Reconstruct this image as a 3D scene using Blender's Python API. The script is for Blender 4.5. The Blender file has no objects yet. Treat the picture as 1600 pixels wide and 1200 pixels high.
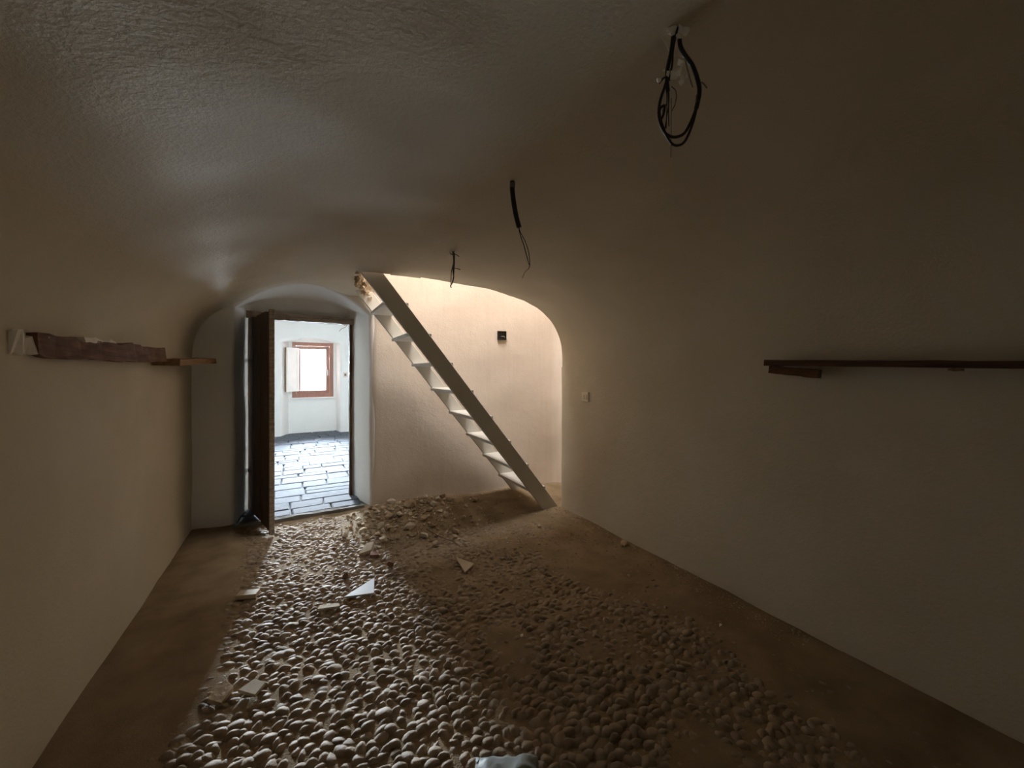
import bpy, bmesh, math, random
from mathutils import Vector, Matrix, noise

# ------------------------------------------------------------------ camera, world, light, exposure
scene = bpy.context.scene
col = scene.collection
random.seed(11)
R = math.radians

cam_d = bpy.data.cameras.new('camera')
cam_d.sensor_width = 36.0
cam_d.lens = 13.5
cam_d.shift_y = -19.0 / 1600.0
cam_d.clip_start = 0.02
cam = bpy.data.objects.new('camera', cam_d)
cam.location = (0, 0, 1.45)
cam.rotation_euler = (R(90), 0, R(-29.15))
col.objects.link(cam)
scene.camera = cam

world = bpy.data.worlds.new('sky')
scene.world = world
world.use_nodes = True
wb = world.node_tree.nodes['Background']
wb.inputs['Color'].default_value = (0.92, 0.96, 1.0, 1)
wb.inputs['Strength'].default_value = 1.6

def area(name, loc, rot, sx, sy, power, color):
    l = bpy.data.lights.new(name, 'AREA')
    l.shape = 'RECTANGLE'; l.size = sx; l.size_y = sy
    l.energy = power; l.color = color
    o = bpy.data.objects.new(name, l)
    o.location = loc; o.rotation_euler = rot
    col.objects.link(o)
    return o
# daylight in the openings of the place: the window of the room beyond, the roof light over the stairwell,
# the small window behind the viewer; plus an unseen side fill lamp added to brighten the room beyond
area('window_daylight', (0.32, 11.4, 2.08), (R(-84), 0, 0), 1.6, 1.5, 2000, (0.84, 0.92, 1.0)).data.spread = R(80)
area('rooflight_daylight', (1.50, 3.15, 4.95), (0, 0, 0), 1.5, 1.5, 215, (1.0, 0.95, 0.90))
area('added_side_fill', (2.75, 7.6, 1.6), (0, R(90), 0), 1.2, 1.0, 22, (0.92, 0.96, 1.0))
area('rear_window_daylight', (-0.42, -5.10, 1.25), (R(90), 0, 0), 0.35, 0.45, 0.8, (1.0, 0.92, 0.80))

scene.view_settings.view_transform = 'Standard'
scene.view_settings.look = 'None'
scene.view_settings.gamma = 1.0
scene.view_settings.use_curve_mapping = False
scene.view_settings.exposure = 0.0
scene.cycles.use_denoising = True
scene.cycles.max_bounces = 14
scene.cycles.diffuse_bounces = 9

# ------------------------------------------------------------------ helpers
def tag(o, label=None, cat=None, group=None, kind=None):
    if label: o['label'] = label
    if cat: o['category'] = cat
    if group: o['group'] = group
    if kind: o['kind'] = kind
    return o

def link(name, me, mat=None, parent=None, smooth=False):
    if mat is not None and not me.materials: me.materials.append(mat)
    if smooth:
        for p in me.polygons: p.use_smooth = True
    o = bpy.data.objects.new(name, me)
    col.objects.link(o)
    if parent is not None: o.parent = parent
    return o

def mesh(name, verts, faces):
    me = bpy.data.meshes.new(name)
    me.from_pydata([tuple(v) for v in verts], [], faces)
    me.update()
    return me

def fix_normals(me):
    bm = bmesh.new(); bm.from_mesh(me)
    bmesh.ops.recalc_face_normals(bm, faces=bm.faces[:])
    bm.to_mesh(me); bm.free()
    return me

def empty(name, loc=(0, 0, 0)):
    o = bpy.data.objects.new(name, None)
    o.location = loc
    o.empty_display_size = 0.1
    col.objects.link(o)
    return o

def box_me(name, x0, x1, y0, y1, z0, z1, bevel=0.0, seg=1):
    bm = bmesh.new()
    vs = [bm.verts.new((x, y, z)) for z in (z0, z1) for y in (y0, y1) for x in (x0, x1)]
    for f in ((0, 2, 3, 1), (4, 5, 7, 6), (0, 1, 5, 4), (2, 6, 7, 3), (0, 4, 6, 2), (1, 3, 7, 5)):
        bm.faces.new([vs[i] for i in f])
    bmesh.ops.recalc_face_normals(bm, faces=bm.faces[:])
    if bevel:
        bmesh.ops.bevel(bm, geom=bm.edges[:], offset=bevel, segments=seg, affect='EDGES', profile=0.5)
    me = bpy.data.meshes.new(name); bm.to_mesh(me); bm.free()
    return me

def spline(pts, n=6):
    P = [Vector(p) for p in pts]
    P = [P[0] * 2 - P[1]] + P + [P[-1] * 2 - P[-2]]
    out = []
    for i in range(1, len(P) - 2):
        for k in range(n):
            t = k / n
            a, b, c, d = P[i - 1], P[i], P[i + 1], P[i + 2]
            out.append(0.5 * ((2 * b) + (c - a) * t + (2 * a - 5 * b + 4 * c - d) * t * t + (3 * b - a - 3 * c + d) * t ** 3))
    out.append(P[-2])
    return out

def tube_me(name, pts, r0, r1=None, seg=8, n=6):
    P = spline(pts, n) if n > 1 else [Vector(p) for p in pts]
    if r1 is None: r1 = r0
    verts, faces = [], []
    up = Vector((0.31, 0.52, 0.79))
    L = len(P)
    for i, p in enumerate(P):
        d = (P[min(i + 1, L - 1)] - P[max(i - 1, 0)]).normalized()
        a = d.cross(up)
        if a.length < 1e-3: a = d.cross(Vector((1, 0, 0)))
        a.normalize(); b = d.cross(a); up = b.cross(d) if False else up
        r = r0 + (r1 - r0) * i / max(1, L - 1)
        for k in range(seg):
            t = 2 * math.pi * k / seg
            verts.append(p + a * (r * math.cos(t)) + b * (r * math.sin(t)))
    for i in range(L - 1):
        for k in range(seg):
            k2 = (k + 1) % seg
            faces.append((i * seg + k, i * seg + k2, (i + 1) * seg + k2, (i + 1) * seg + k))
    faces.append(tuple(range(seg))[::-1]); faces.append(tuple((L - 1) * seg + k for k in range(seg)))
    return fix_normals(mesh(name, verts, faces))

def smooth01(a, b, x):
    t = max(0.0, min(1.0, (x - a) / (b - a)))
    return t * t * (3 - 2 * t)

def nz(x, y, z, s, seed=0.0):
    return noise.noise(Vector((x * s + seed, y * s - seed * 0.7, z * s + seed * 1.3)))

def wob(v, amp=1.0):
    """hand-plastered unevenness shared by all plaster surfaces of the room"""
    x, y, z = v
    a = nz(x, y, z, 1.1) * 0.016 + nz(x, y, z, 3.1, 5.0) * 0.006 + nz(x, y, z, 8.0, 9.0) * 0.0012
    return a * amp

# ------------------------------------------------------------------ materials (procedural)
def new_mat(name):
    m = bpy.data.materials.new(name); m.use_nodes = True
    nt = m.node_tree
    return m, nt, nt.nodes, nt.links, nt.nodes['Principled BSDF']

def coord(nt, kind='pos'):
    if kind == 'pos':
        return nt.nodes.new('ShaderNodeNewGeometry').outputs['Position']
    return nt.nodes.new('ShaderNodeTexCoord').outputs['Object']

def ramp(nt, fac, stops):
    r = nt.nodes.new('ShaderNodeValToRGB')
    e = r.color_ramp.elements
    while len(e) < len(stops): e.new(0.5)
    for k, (p, c) in enumerate(stops):
        e[k].position = p; e[k].color = (*c, 1) if len(c) == 3 else c
    nt.links.new(fac, r.inputs['Fac'])
    return r.outputs['Color']

def noise_tex(nt, vec, scale, detail=4, rough=0.55):
    n = nt.nodes.new('ShaderNodeTexNoise')
    n.inputs['Scale'].default_value = scale
    n.inputs['Detail'].default_value = detail
    n.inputs['Roughness'].default_value = rough
    nt.links.new(vec, n.inputs['Vector'])
    return n.outputs['Fac']

def stretch(nt, vec, s):
    m = nt.nodes.new('ShaderNodeMapping')
    m.inputs['Scale'].default_value = s
    nt.links.new(vec, m.inputs['Vector'])
    return m.outputs['Vector']

def bump(nt, h, bsdf, strength, dist, prev=None):
    b = nt.nodes.new('ShaderNodeBump')
    b.inputs['Strength'].default_value = strength
    b.inputs['Distance'].default_value = dist
    nt.links.new(h, b.inputs['Height'])
    if prev is not None: nt.links.new(prev, b.inputs['Normal'])
    nt.links.new(b.outputs['Normal'], bsdf.inputs['Normal'])
    return b.outputs['Normal']

def simple(name, c1, c2, rough=0.7, nscale=8.0, bscale=0, bstr=0.2, bdist=0.005, spec=0.3, metal=0.0, st=None, kind='pos'):
    m, nt, N, L, B = new_mat(name)
    v = coord(nt, kind)
    if st: v = stretch(nt, v, st)
    f = noise_tex(nt, v, nscale, 5)
    L.new(ramp(nt, f, [(0.3, c1), (0.7, c2)]), B.inputs['Base Color'])
    B.inputs['Roughness'].default_value = rough
    B.inputs['Specular IOR Level'].default_value = spec
    B.inputs['Metallic'].default_value = metal
    if bscale: bump(nt, noise_tex(nt, v, bscale, 4), B, bstr, bdist)
    return m

def plaster(name, ca, cb, streak=False, fine=0.5):
    m, nt, N, L, B = new_mat(name)
    v = coord(nt)
    f = noise_tex(nt, v, 1.6, 5, 0.6)
    c = ramp(nt, f, [(0.30, ca), (0.72, cb)])
    if streak:
        s = noise_tex(nt, stretch(nt, v, (26, 26, 1.2)), 1.0, 4, 0.6)
        mx = nt.nodes.new('ShaderNodeMix'); mx.data_type = 'RGBA'; mx.blend_type = 'MULTIPLY'
        mx.inputs[0].default_value = 0.16
        L.new(c, mx.inputs[6]); L.new(ramp(nt, s, [(0.30, (0.74, 0.70, 0.64)), (0.50, (1, 1, 1))]), mx.inputs[7])
        c = mx.outputs[2]
    L.new(c, B.inputs['Base Color'])
    B.inputs['Roughness'].default_value = 0.82
    B.inputs['Specular IOR Level'].default_value = 0.25
    n1 = bump(nt, noise_tex(nt, v, 14, 4, 0.5), B, fine * 0.6, 0.010)
    bump(nt, noise_tex(nt, v, 75, 4, 0.65), B, fine, 0.006, n1)
    return m

M = {}
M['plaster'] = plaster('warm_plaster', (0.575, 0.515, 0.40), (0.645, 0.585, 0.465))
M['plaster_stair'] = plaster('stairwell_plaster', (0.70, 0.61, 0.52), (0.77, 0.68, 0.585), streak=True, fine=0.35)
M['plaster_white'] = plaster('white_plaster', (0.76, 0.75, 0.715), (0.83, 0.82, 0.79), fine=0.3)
M['dirt'] = simple('dusty_earth', (0.20, 0.142, 0.082), (0.32, 0.24, 0.15), 0.95, 5.0, 160, 0.7, 0.006, 0.15)
M['dirt_base'] = simple('joint_mortar', (0.16, 0.15, 0.14), (0.24, 0.23, 0.21), 0.95, 6.0, 60, 0.4, 0.005, 0.1)
M['wood_dark'] = simple('weathered_dark_wood', (0.050, 0.028, 0.015), (0.14, 0.085, 0.050), 0.7, 5.0, 14, 0.6, 0.006, 0.3, st=(9, 9, 0.8))
M['wood_beam'] = simple('old_brown_beam', (0.085, 0.035, 0.014), (0.22, 0.105, 0.045), 0.65, 6.0, 16, 0.6, 0.006, 0.3, st=(9, 0.9, 9))
M['wood_light'] = simple('lighter_batten_wood', (0.20, 0.115, 0.055), (0.34, 0.21, 0.11), 0.7, 6.0, 16, 0.4, 0.004, 0.3, st=(9, 0.9, 9))
M['wood_shelf'] = simple('dark_shelf_wood', (0.045, 0.018, 0.009), (0.11, 0.05, 0.024), 0.6, 6.0, 16, 0.4, 0.004, 0.3, st=(9, 0.9, 9))
M['wood_frame'] = simple('grey_weathered_lintel', (0.17, 0.135, 0.10), (0.40, 0.34, 0.27), 0.8, 5.0, 16, 0.6, 0.006, 0.2, st=(1.0, 8, 8))
M['stair_paint'] = simple('grey_painted_stair', (0.58, 0.565, 0.51), (0.65, 0.635, 0.58), 0.5, 3.0, 40, 0.1, 0.002, 0.4)
M['tread_paint'] = simple('pale_grey_tread', (0.50, 0.49, 0.45), (0.60, 0.585, 0.55), 0.55, 6.0, 50, 0.1, 0.002, 0.4)
M['rubber'] = simple('black_cable_sheath', (0.010, 0.009, 0.009), (0.022, 0.019, 0.018), 0.45, 30, spec=0.4)
M['cable_brown'] = simple('dark_brown_cable', (0.016, 0.007, 0.007), (0.035, 0.014, 0.012), 0.45, 30, spec=0.4)
M['wire_grey'] = simple('dusty_grey_wire', (0.16, 0.135, 0.10), (0.25, 0.21, 0.16), 0.7, 30)
M['crumb'] = simple('chalky_plaster_crumbs', (0.78, 0.74, 0.66), (0.88, 0.85, 0.78), 0.9, 20, 60, 0.5, 0.004)
M['black_plastic'] = simple('black_plastic', (0.008, 0.008, 0.009), (0.016, 0.016, 0.017), 0.4, 20, spec=0.4)
M['ivory'] = simple('ivory_plastic', (0.70, 0.62, 0.50), (0.75, 0.67, 0.55), 0.35, 10, spec=0.5)
M['rubble'] = simple('rubble_stone', (0.33, 0.24, 0.15), (0.56, 0.45, 0.32), 0.95, 9.0, 60, 0.6, 0.006, 0.15)
M['rubble_pale'] = simple('pale_mortar_lump', (0.50, 0.43, 0.33), (0.66, 0.59, 0.48), 0.95, 9.0, 60, 0.6, 0.006, 0.15)
M['brick'] = simple('red_brown_brick_bit', (0.15, 0.075, 0.042), (0.24, 0.125, 0.075), 0.9, 20, 60, 0.5, 0.005, 0.2)
M['tile'] = simple('white_glazed_tile', (0.60, 0.62, 0.64), (0.70, 0.72, 0.74), 0.30, 6.0, spec=0.5)
M['tile_tan'] = simple('dusty_tan_tile', (0.46, 0.38, 0.27), (0.56, 0.47, 0.35), 0.7, 12.0, spec=0.3)
M['slab'] = simple('grey_paving_slab', (0.078, 0.088, 0.108), (0.128, 0.138, 0.162), 0.85, 5.0, 28, 0.5, 0.008, 0.2)
M['redwood'] = simple('red_brown_window_frame', (0.26, 0.115, 0.075), (0.34, 0.16, 0.11), 0.45, 5.0, st=(8, 8, 1), spec=0.4)
M['white_paint'] = simple('white_gloss_paint', (0.78, 0.77, 0.74), (0.84, 0.83, 0.80), 0.4, 5.0, spec=0.5)
M['steel'] = simple('pale_metal', (0.55, 0.55, 0.54), (0.65, 0.65, 0.64), 0.35, 8, metal=0.8)
M['iron'] = simple('dark_iron', (0.03, 0.022, 0.016), (0.07, 0.05, 0.035), 0.6, 20, metal=0.5)

def cobble_mat():
    m, nt, N, L, B = new_mat('dusty_cobble_stone')
    v = coord(nt)
    f = noise_tex(nt, v, 13, 3)
    c = ramp(nt, f, [(0.28, (0.17, 0.125, 0.08)), (0.5, (0.27, 0.205, 0.14)), (0.72, (0.36, 0.29, 0.21))])
    d = noise_tex(nt, v, 2.2, 4)
    mx = nt.nodes.new('ShaderNodeMix'); mx.data_type = 'RGBA'
    L.new(ramp(nt, d, [(0.42, (0, 0, 0)), (0.62, (0.75, 0.75, 0.75))]), mx.inputs[0])
    L.new(c, mx.inputs[6]); mx.inputs[7].default_value = (0.31, 0.225, 0.14, 1)
    L.new(mx.outputs[2], B.inputs['Base Color'])
    B.inputs['Roughness'].default_value = 0.72
    B.inputs['Specular IOR Level'].default_value = 0.45
    bump(nt, noise_tex(nt, v, 130, 3), B, 0.35, 0.004)
    return m
M['cobble'] = cobble_mat()

def glass_mat():
    m, nt, N, L, B = new_mat('window_glass')
    # thin pane: mostly clear, a little mirror
    t = N.new('ShaderNodeBsdfTransparent'); g = N.new('ShaderNodeBsdfGlossy'); mx = N.new('ShaderNodeMixShader')
    t.inputs['Color'].default_value = (0.95, 0.97, 0.98, 1); g.inputs['Roughness'].default_value = 0.02
    mx.inputs[0].default_value = 0.06
    L.new(t.outputs[0], mx.inputs[1]); L.new(g.outputs[0], mx.inputs[2])
    L.new(mx.outputs[0], N['Material Output'].inputs['Surface'])
    N.remove(B)
    return m
M['glass'] = glass_mat()

# ------------------------------------------------------------------ room numbers (metres): X across, Y towards the door wall
XL, XR, XC, HW = -0.83, 2.43, 0.80, 1.63
ZS, RISE, EXP = 1.50, 0.75, 3.1           # springing height and rise of the vault
YB, YF = -4.80, 4.41                      # back wall, door wall
YH = 3.27                                 # front edge of the stair hole in the vault
def xhole(y): return 0.40 + (y - YH) * 0.29   # ragged left edge of the stair hole

# ------------------------------------------------------------------ floor
def dust(x, y):
    """how deep loose earth lies over the cobbles"""
    d = -0.0045 + 0.006 * nz(x, y, 0, 2.3, 3.0) + 0.003 * nz(x, y, 0, 9.0, 1.0)
    d += 0.026 * smooth01(-0.33, -0.52, x + 0.10 * nz(x, y, 0, 1.6, 8))
    d += 0.014 * smooth01(1.55, 2.1, x + 0.25 * nz(x, y, 0, 1.3, 4))
    d += 0.026 * smooth01(0.9, 1.5, x) * smooth01(3.1, 3.7, y)
    d += 0.010 * smooth01(0.10, 0.35, nz(x, y, 0, 1.9, 17)) * smooth01(0.5, 1.0, x)
    h = math.exp(-(((x - 0.98) / 0.42) ** 2 + ((y - 3.98) / 0.38) ** 2))
    d += 0.085 * h
    d += 0.02 * math.exp(-(((x - 2.35) / 0.12) ** 2)) * smooth01(-1, 0.5, y)
    d += 0.012 * math.exp(-(((x + 0.80) / 0.10) ** 2))
    return d

fx0, fx1, fy0, fy1, fs = -1.0, 3.1, -5.0, 4.42, 0.035
nx, ny = int((fx1 - fx0) / fs), int((fy1 - fy0) / fs)
fv = [(fx0 + (fx1 - fx0) * i / nx, fy0 + (fy1 - fy0) * j / ny, 0) for j in range(ny + 1) for i in range(nx + 1)]
fv = [(x, y, dust(x, y) + 0.002 * nz(x, y, 0, 30)) for x, y, _ in fv]
ff = [(j * (nx + 1) + i, j * (nx + 1) + i + 1, (j + 1) * (nx + 1) + i + 1, (j + 1) * (nx + 1) + i) for j in range(ny) for i in range(nx)]
floor = link('floor', mesh('floor', fv, ff), M['dirt'], smooth=True)
tag(floor, 'dusty earth floor of pebble cobbles in the vaulted room', kind='structure')

def cobble_geo(rng, seg=10):
    """a worn pebble: domed top, flared skirt below the earth"""
    verts, faces = [], []
    ph = [rng.uniform(0, 6.28) for _ in range(4)]
    prof = [(1.08, -0.35), (0.93, 0.22), (0.70, 0.66), (0.38, 0.92)]
    for (rr, zz) in prof:
        for k in range(seg):
            t = 2 * math.pi * k / seg
            q = rr * (1 + 0.11 * math.sin(2 * t + ph[0]) + 0.10 * math.sin(3 * t + ph[1]) + rng.uniform(-0.05, 0.05))
            verts.append((q * math.cos(t), q * math.sin(t), zz * (1 + 0.22 * math.sin(t + ph[2]) + rng.uniform(-0.06, 0.06))))
    verts.append((0.05 * math.sin(ph[0]), 0.05 * math.cos(ph[1]), 1.0))
    for i in range(len(prof) - 1):
        for k in range(seg):
            k2 = (k + 1) % seg
            faces.append((i * seg + k, i * seg + k2, (i + 1) * seg + k2, (i + 1) * seg + k))
    top = len(verts) - 1; b = (len(prof) - 1) * seg
    for k in range(seg):
        faces.append((b + k, b + (k + 1) % seg, top))
    return verts, faces

rng = random.Random(5)
variants = [cobble_geo(rng) for _ in range(10)]
vmesh = []
for vv, vf in variants:
    me = mesh('cobble', vv, vf)
    for p in me.polygons: p.use_smooth = True
    me.materials.append(M['cobble']); vmesh.append(me)

cob = []
row = 0
y = -0.55
while y < 4.32:
    x = -0.80 + (0.031 if row % 2 else 0)
    while x < 2.92:
        px_, py_ = x + rng.uniform(-0.017, 0.017), y + rng.uniform(-0.013, 0.013)
        x += 0.047 + rng.uniform(-0.007, 0.010)
        if px_ > 2.42 and py_ < 3.3: continue
        if py_ > 4.28 - 0.12 * max(0, px_ - 0.7): continue
        big = rng.random()
        a = rng.uniform(0.026, 0.036) * (1.3 if big > 0.95 else 1.0)
        b = a * rng.uniform(0.60, 0.88)
        h = rng.uniform(0.011, 0.020)
        rot = rng.gauss(0.12, 0.5)
        z = -0.010 + rng.uniform(-0.005, 0.005) + 0.005 * nz(px_, py_, 0, 3.0, 2)
        if dust(px_, py_) > z + h + 0.002: continue
        cob.append((px_, py_, z, a, b, h, rot, rng.randrange(10)))
    y += 0.038
    row += 1
def show(c):
    d = c[0] * 0.487 + c[1] * 0.873
    l = (c[0] * 0.873 - c[1] * 0.487) / max(d, 0.01)
    if d < 1.36 or abs(l) > 1.3: return -1
    dark = smooth01(1.0, 1.9, c[0])          # the strip in the door light reads clearest
    return (c[3] * c[4]) / d ** 3 * (1 - 0.6 * dark) * (c[2] + c[5] - dust(c[0], c[1]) > 0.010)
order = sorted(range(len(cob)), key=lambda i: -show(cob[i]))
single = set(order[:300])
rest_v, rest_f = [], []
for i, c in enumerate(cob):
    if i in single:
        o = link('cobble', vmesh[c[7]], None, floor)
        o.location = c[:3]; o.scale = (c[3], c[4], c[5]); o.rotation_euler = (0, 0, c[6])
    else:
        vv, vf = variants[c[7]]
        ca, sa = math.cos(c[6]), math.sin(c[6]); base = len(rest_v)
        for (vx, vy, vz) in vv:
            ax, ay = vx * c[3], vy * c[4]
            rest_v.append((c[0] + ax * ca - ay * sa, c[1] + ax * sa + ay * ca, c[2] + vz * c[5]))
        rest_f += [tuple(k + base for k in f) for f in vf]
o = link('cobbles', mesh('cobbles', rest_v, rest_f), M['cobble'], floor, smooth=True)
o['kind'] = 'stuff'

# ------------------------------------------------------------------ walls and vault of the room
def grid_obj(name, fn, nu, nv, mat, thick=0.25, flip=False, skip=None, label=None, parent=None):
    vs = [fn(i / nu, j / nv) for j in range(nv + 1) for i in range(nu + 1)]
    fs_ = []
    for j in range(nv):
        for i in range(nu):
            q = (j * (nu + 1) + i, j * (nu + 1) + i + 1, (j + 1) * (nu + 1) + i + 1, (j + 1) * (nu + 1) + i)
            if skip:
                c = sum((Vector(vs[k]) for k in q), Vector()) / 4
                if skip(c): continue
            fs_.append(q[::-1] if flip else q)
    bm = bmesh.new()
    bvs = [bm.verts.new(v) for v in vs]
    for f in fs_: bm.faces.new([bvs[k] for k in f])
    loose = [v for v in bm.verts if not v.link_faces]
    bmesh.ops.delete(bm, geom=loose, context='VERTS')
    me = bpy.data.meshes.new(name); bm.to_mesh(me); bm.free()
    o = link(name, me, mat, parent, smooth=True)
    if thick:
        s = o.modifiers.new('thickness', 'SOLIDIFY'); s.thickness = thick; s.offset = -1
        e = o.modifiers.new('crisp_edges', 'EDGE_SPLIT'); e.split_angle = R(55)
    if label: tag(o, label, kind='structure')
    return o

NV, KH = 260, 0.80
def yrow(v):
    """rows along the room, shared by walls and vault; row v = KH lies on the edge of the stair hole"""
    return YB - 0.1 + (YH - YB + 0.1) * (v / KH) if v <= KH else YH + (YF + 0.06 - YH) * ((v - KH) / (1 - KH))
def lw(u, v):
    y = yrow(u); z = -0.1 + (ZS + 0.1) * v
    return (XL + wob((XL, y, z), 0.9), y, z)
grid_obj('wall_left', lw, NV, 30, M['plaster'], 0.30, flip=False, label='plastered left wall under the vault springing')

rplan = [(XR, yrow(k / NV)) for k in range(int(NV * KH) + 1)]
rplan += [(XR + 0.045 * (1 - math.cos(t)), YH + 0.045 * math.sin(t)) for t in [math.pi / 2 * k / 6 for k in range(1, 7)]]
rplan += [(XR + 0.045 + 0.08 * k, YH + 0.045) for k in range(1, 7)]
def rw(u, v):
    x, y = rplan[round(u * (len(rplan) - 1))]
    z = -0.1 + (ZS + 0.1) * v
    return (x - wob((XR, y, z), 0.9), y, z)
grid_obj('wall_right', rw, len(rplan) - 1, 30, M['plaster'], 0.05, flip=True, label='plastered right wall with the light switch and the long shelf')

def barrel(x):
    t = min(1.0, abs(x - XC) / HW)
    return ZS + RISE * (1 - t ** EXP) ** (1 / EXP)

def vault(u, v):
    # u: across, spread evenly along the curve; v: along the room with one row exactly on the hole edge
    th = math.pi * (1 - u)
    c, s = math.cos(th), math.sin(th)
    x = XC + HW * math.copysign(abs(c) ** (2 / EXP), c)
    z = ZS + RISE * abs(s) ** (2 / EXP)
    y = yrow(v)
    # lunette over the door niche
    q = (x - 0.08) / 0.60
    za = 2.08 + 0.262 * (1 - q * q) - 0.20 * (YF - y) - 6.0 * max(0.0, abs(q) - 0.98) ** 1.5
    k = 0.025
    dz = za - z
    if dz > -3 * k:
        z = z + k * math.log(1 + math.exp(min(30, dz / k)))
    w = wob((x, y, z), 1.25)
    nx_ = (XC - x) / HW
    ss = smooth01(0.0, 0.35, abs(s))
    x2 = x + w * nx_ * 0.72; z2 = z - w * ss
    # broken plaster along the front edge of the hole
    if abs(y - YH) < 0.02 and x > 0.40:
        y += 0.012 * nz(x, 0, 0, 12)
        if 0.66 < x < 0.98: y -= 0.055 * smooth01(0.66, 0.74, x) * smooth01(0.98, 0.88, x) * (0.7 + 0.9 * nz(x, 1, 0, 16))
    return (x2, y, z2)
def inhole(c):
    return c.y > YH and c.x > xhole(c.y) + 0.035 * nz(c.x, c.y, c.z, 9.0, 2)
def broken_rim(o):
    o.data.materials.append(M['rubble'])
    o.modifiers['thickness'].material_offset_rim = 1
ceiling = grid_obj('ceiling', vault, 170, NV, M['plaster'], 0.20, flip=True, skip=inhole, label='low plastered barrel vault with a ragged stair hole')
broken_rim(ceiling)

def portal(xl, xr, zs, rise, yl, yr, z0=-0.1, n1=14, n2=36):
    pts = []
    for k in range(n1): pts.append((xl, yl, z0 + (zs - z0) * k / n1))
    for k in range(n2 + 1):
        t = k / n2; x = xl + (xr - xl) * t; q = 2 * t - 1
        pts.append((x, yl + (yr - yl) * t, zs + rise * (1 - q * q)))
    for k in range(n1 - 1, -1, -1): pts.append((xr, yr, z0 + (zs - z0) * k / n1))
    return pts

def loft(name, rings, mat, label, wamp=0.8, wrange=(0, 99), kind='structure'):
    n = len(rings[0]); vs, fs_ = [], []
    for r in rings:
        for p in r:
            w = wob(p, wamp)
            vs.append((p[0] + w * 0.7, p[1] + w * 0.7, p[2] + w * 0.3 * (p[2] > 0.3)))
    for i in range(len(rings) - 1):
        for k in range(n - 1):
            fs_.append((i * n + k, i * n + k + 1, (i + 1) * n + k + 1, (i + 1) * n + k))
    o = link(name, fix_normals(mesh(name, vs, fs_)), mat, smooth=True)
    tag(o, label, kind=kind)
    return o

def lerp_rings(a, b, ts):
    return [[tuple(p[i] + (q[i] - p[i]) * t for i in range(3)) for p, q in zip(a, b)] for t in ts]

SW = lambda x: 4.31 - 0.128 * (x - 0.68)       # stairwell wall line
A0 = portal(-1.0, 0.80, 2.65, 0, YF, SW(0.80) + 0.035)
A1 = portal(-0.555, 0.715, 2.07, 0.275, YF, SW(0.715) + 0.008)
A2 = portal(-0.530, 0.680, 2.06, 0.270, YF + 0.015, SW(0.68) + 0.02)
A3 = portal(-0.520, 0.665, 2.06, 0.265, YF + 0.05, SW(0.68) + 0.07)
A4 = portal(-0.462, 0.565, 2.145, 0.105, 4.76, 4.76)
A5 = portal(-0.445, 0.550, 2.135, 0.105, 4.795, 4.795)
A6 = portal(-0.437, 0.540, 2.070, 0.0, 4.80, 4.80)
A7 = portal(-0.437, 0.540, 2.070, 0.0, 4.86, 4.86)
A8 = portal(-0.500, 0.590, 2.12, 0.0, 4.95, 4.95)
A9 = portal(-2.3, 2.75, 3.1, 0.0, 4.95, 4.95)
rings = [A0] + lerp_rings(A0, A1, (0.3, 0.6, 0.85)) + [A1, A2, A3] + lerp_rings(A3, A4, (0.25, 0.5, 0.75)) + [A4, A5, A6, A7, A8, A9]
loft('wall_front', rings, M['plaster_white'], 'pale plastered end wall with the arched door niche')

# stairwell wall, alcove corner and side wall: one plan line run up past the hole
plan = [(0.695, SW(0.70) + 0.02), (0.715, SW(0.715) + 0.004), (0.74, SW(0.74))]
plan += [(0.74 + (2.80 - 0.74) * k / 40, SW(0.74 + (2.80 - 0.74) * k / 40)) for k in range(1, 41)]
cx, cy, cr = 2.80, SW(2.80) - 0.15, 0.15
plan += [(cx + cr * math.sin(t), cy + cr * math.cos(t)) for t in [math.pi / 2 * k / 8 for k in range(1, 9)]]
plan += [(2.95, cy - (cy - 1.55) * k / 24) for k in range(1, 25)]
def stw(u, v):
    k = u * (len(plan) - 1); i = min(int(k), len(plan) - 2); t = k - i
    x = plan[i][0] * (1 - t) + plan[i + 1][0] * t; y = plan[i][1] * (1 - t) + plan[i + 1][1] * t
    z = -0.1 + 4.95 * v
    w = wob((x, y, z), 0.9)
    return (x - (w if x > 2.85 else 0), y - (w if x < 2.9 else 0), z)
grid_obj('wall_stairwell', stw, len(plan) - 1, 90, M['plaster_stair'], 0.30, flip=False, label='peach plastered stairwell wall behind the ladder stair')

# storey above the vault, seen only as light
def struct_box(name, b, mat, label):
    o = link(name, box_me(name, *b), mat); tag(o, label, kind='structure'); return o
struct_box('wall_upper_near', (-0.35, 3.25, 1.35, 1.60, 2.48, 4.85), M['rubble'], 'near wall of the storey above the vault')
struct_box('wall_upper_left', (-0.35, -0.20, 1.60, 4.60, 2.40, 4.85), M['rubble'], 'left wall of the storey above the vault')
struct_box('wall_upper_far', (-0.35, 0.80, 4.42, 4.70, 2.40, 4.85), M['rubble'], 'far wall of the storey above the vault')
def plates(name, rects, z0, z1, mat, label):
    vs, fs_ = [], []
    for (x0, x1, y0, y1) in rects:
        b = len(vs)
        vs += [(x, y_, z) for z in (z0, z1) for y_ in (y0, y1) for x in (x0, x1)]
        fs_ += [tuple(b + i for i in f) for f in ((0, 2, 3, 1), (4, 5, 7, 6), (0, 1, 5, 4), (2, 6, 7, 3), (0, 4, 6, 2), (1, 3, 7, 5))]
    o = link(name, mesh(name, vs, fs_), mat); tag(o, label, kind='structure'); return o
plates('floor_upper', [(-0.2, 2.95, 1.6, 3.22), (-0.2, 0.42, 3.22, 4.42)], 2.50, 2.56, M['rubble'], 'floor of the storey above the vault')
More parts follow.
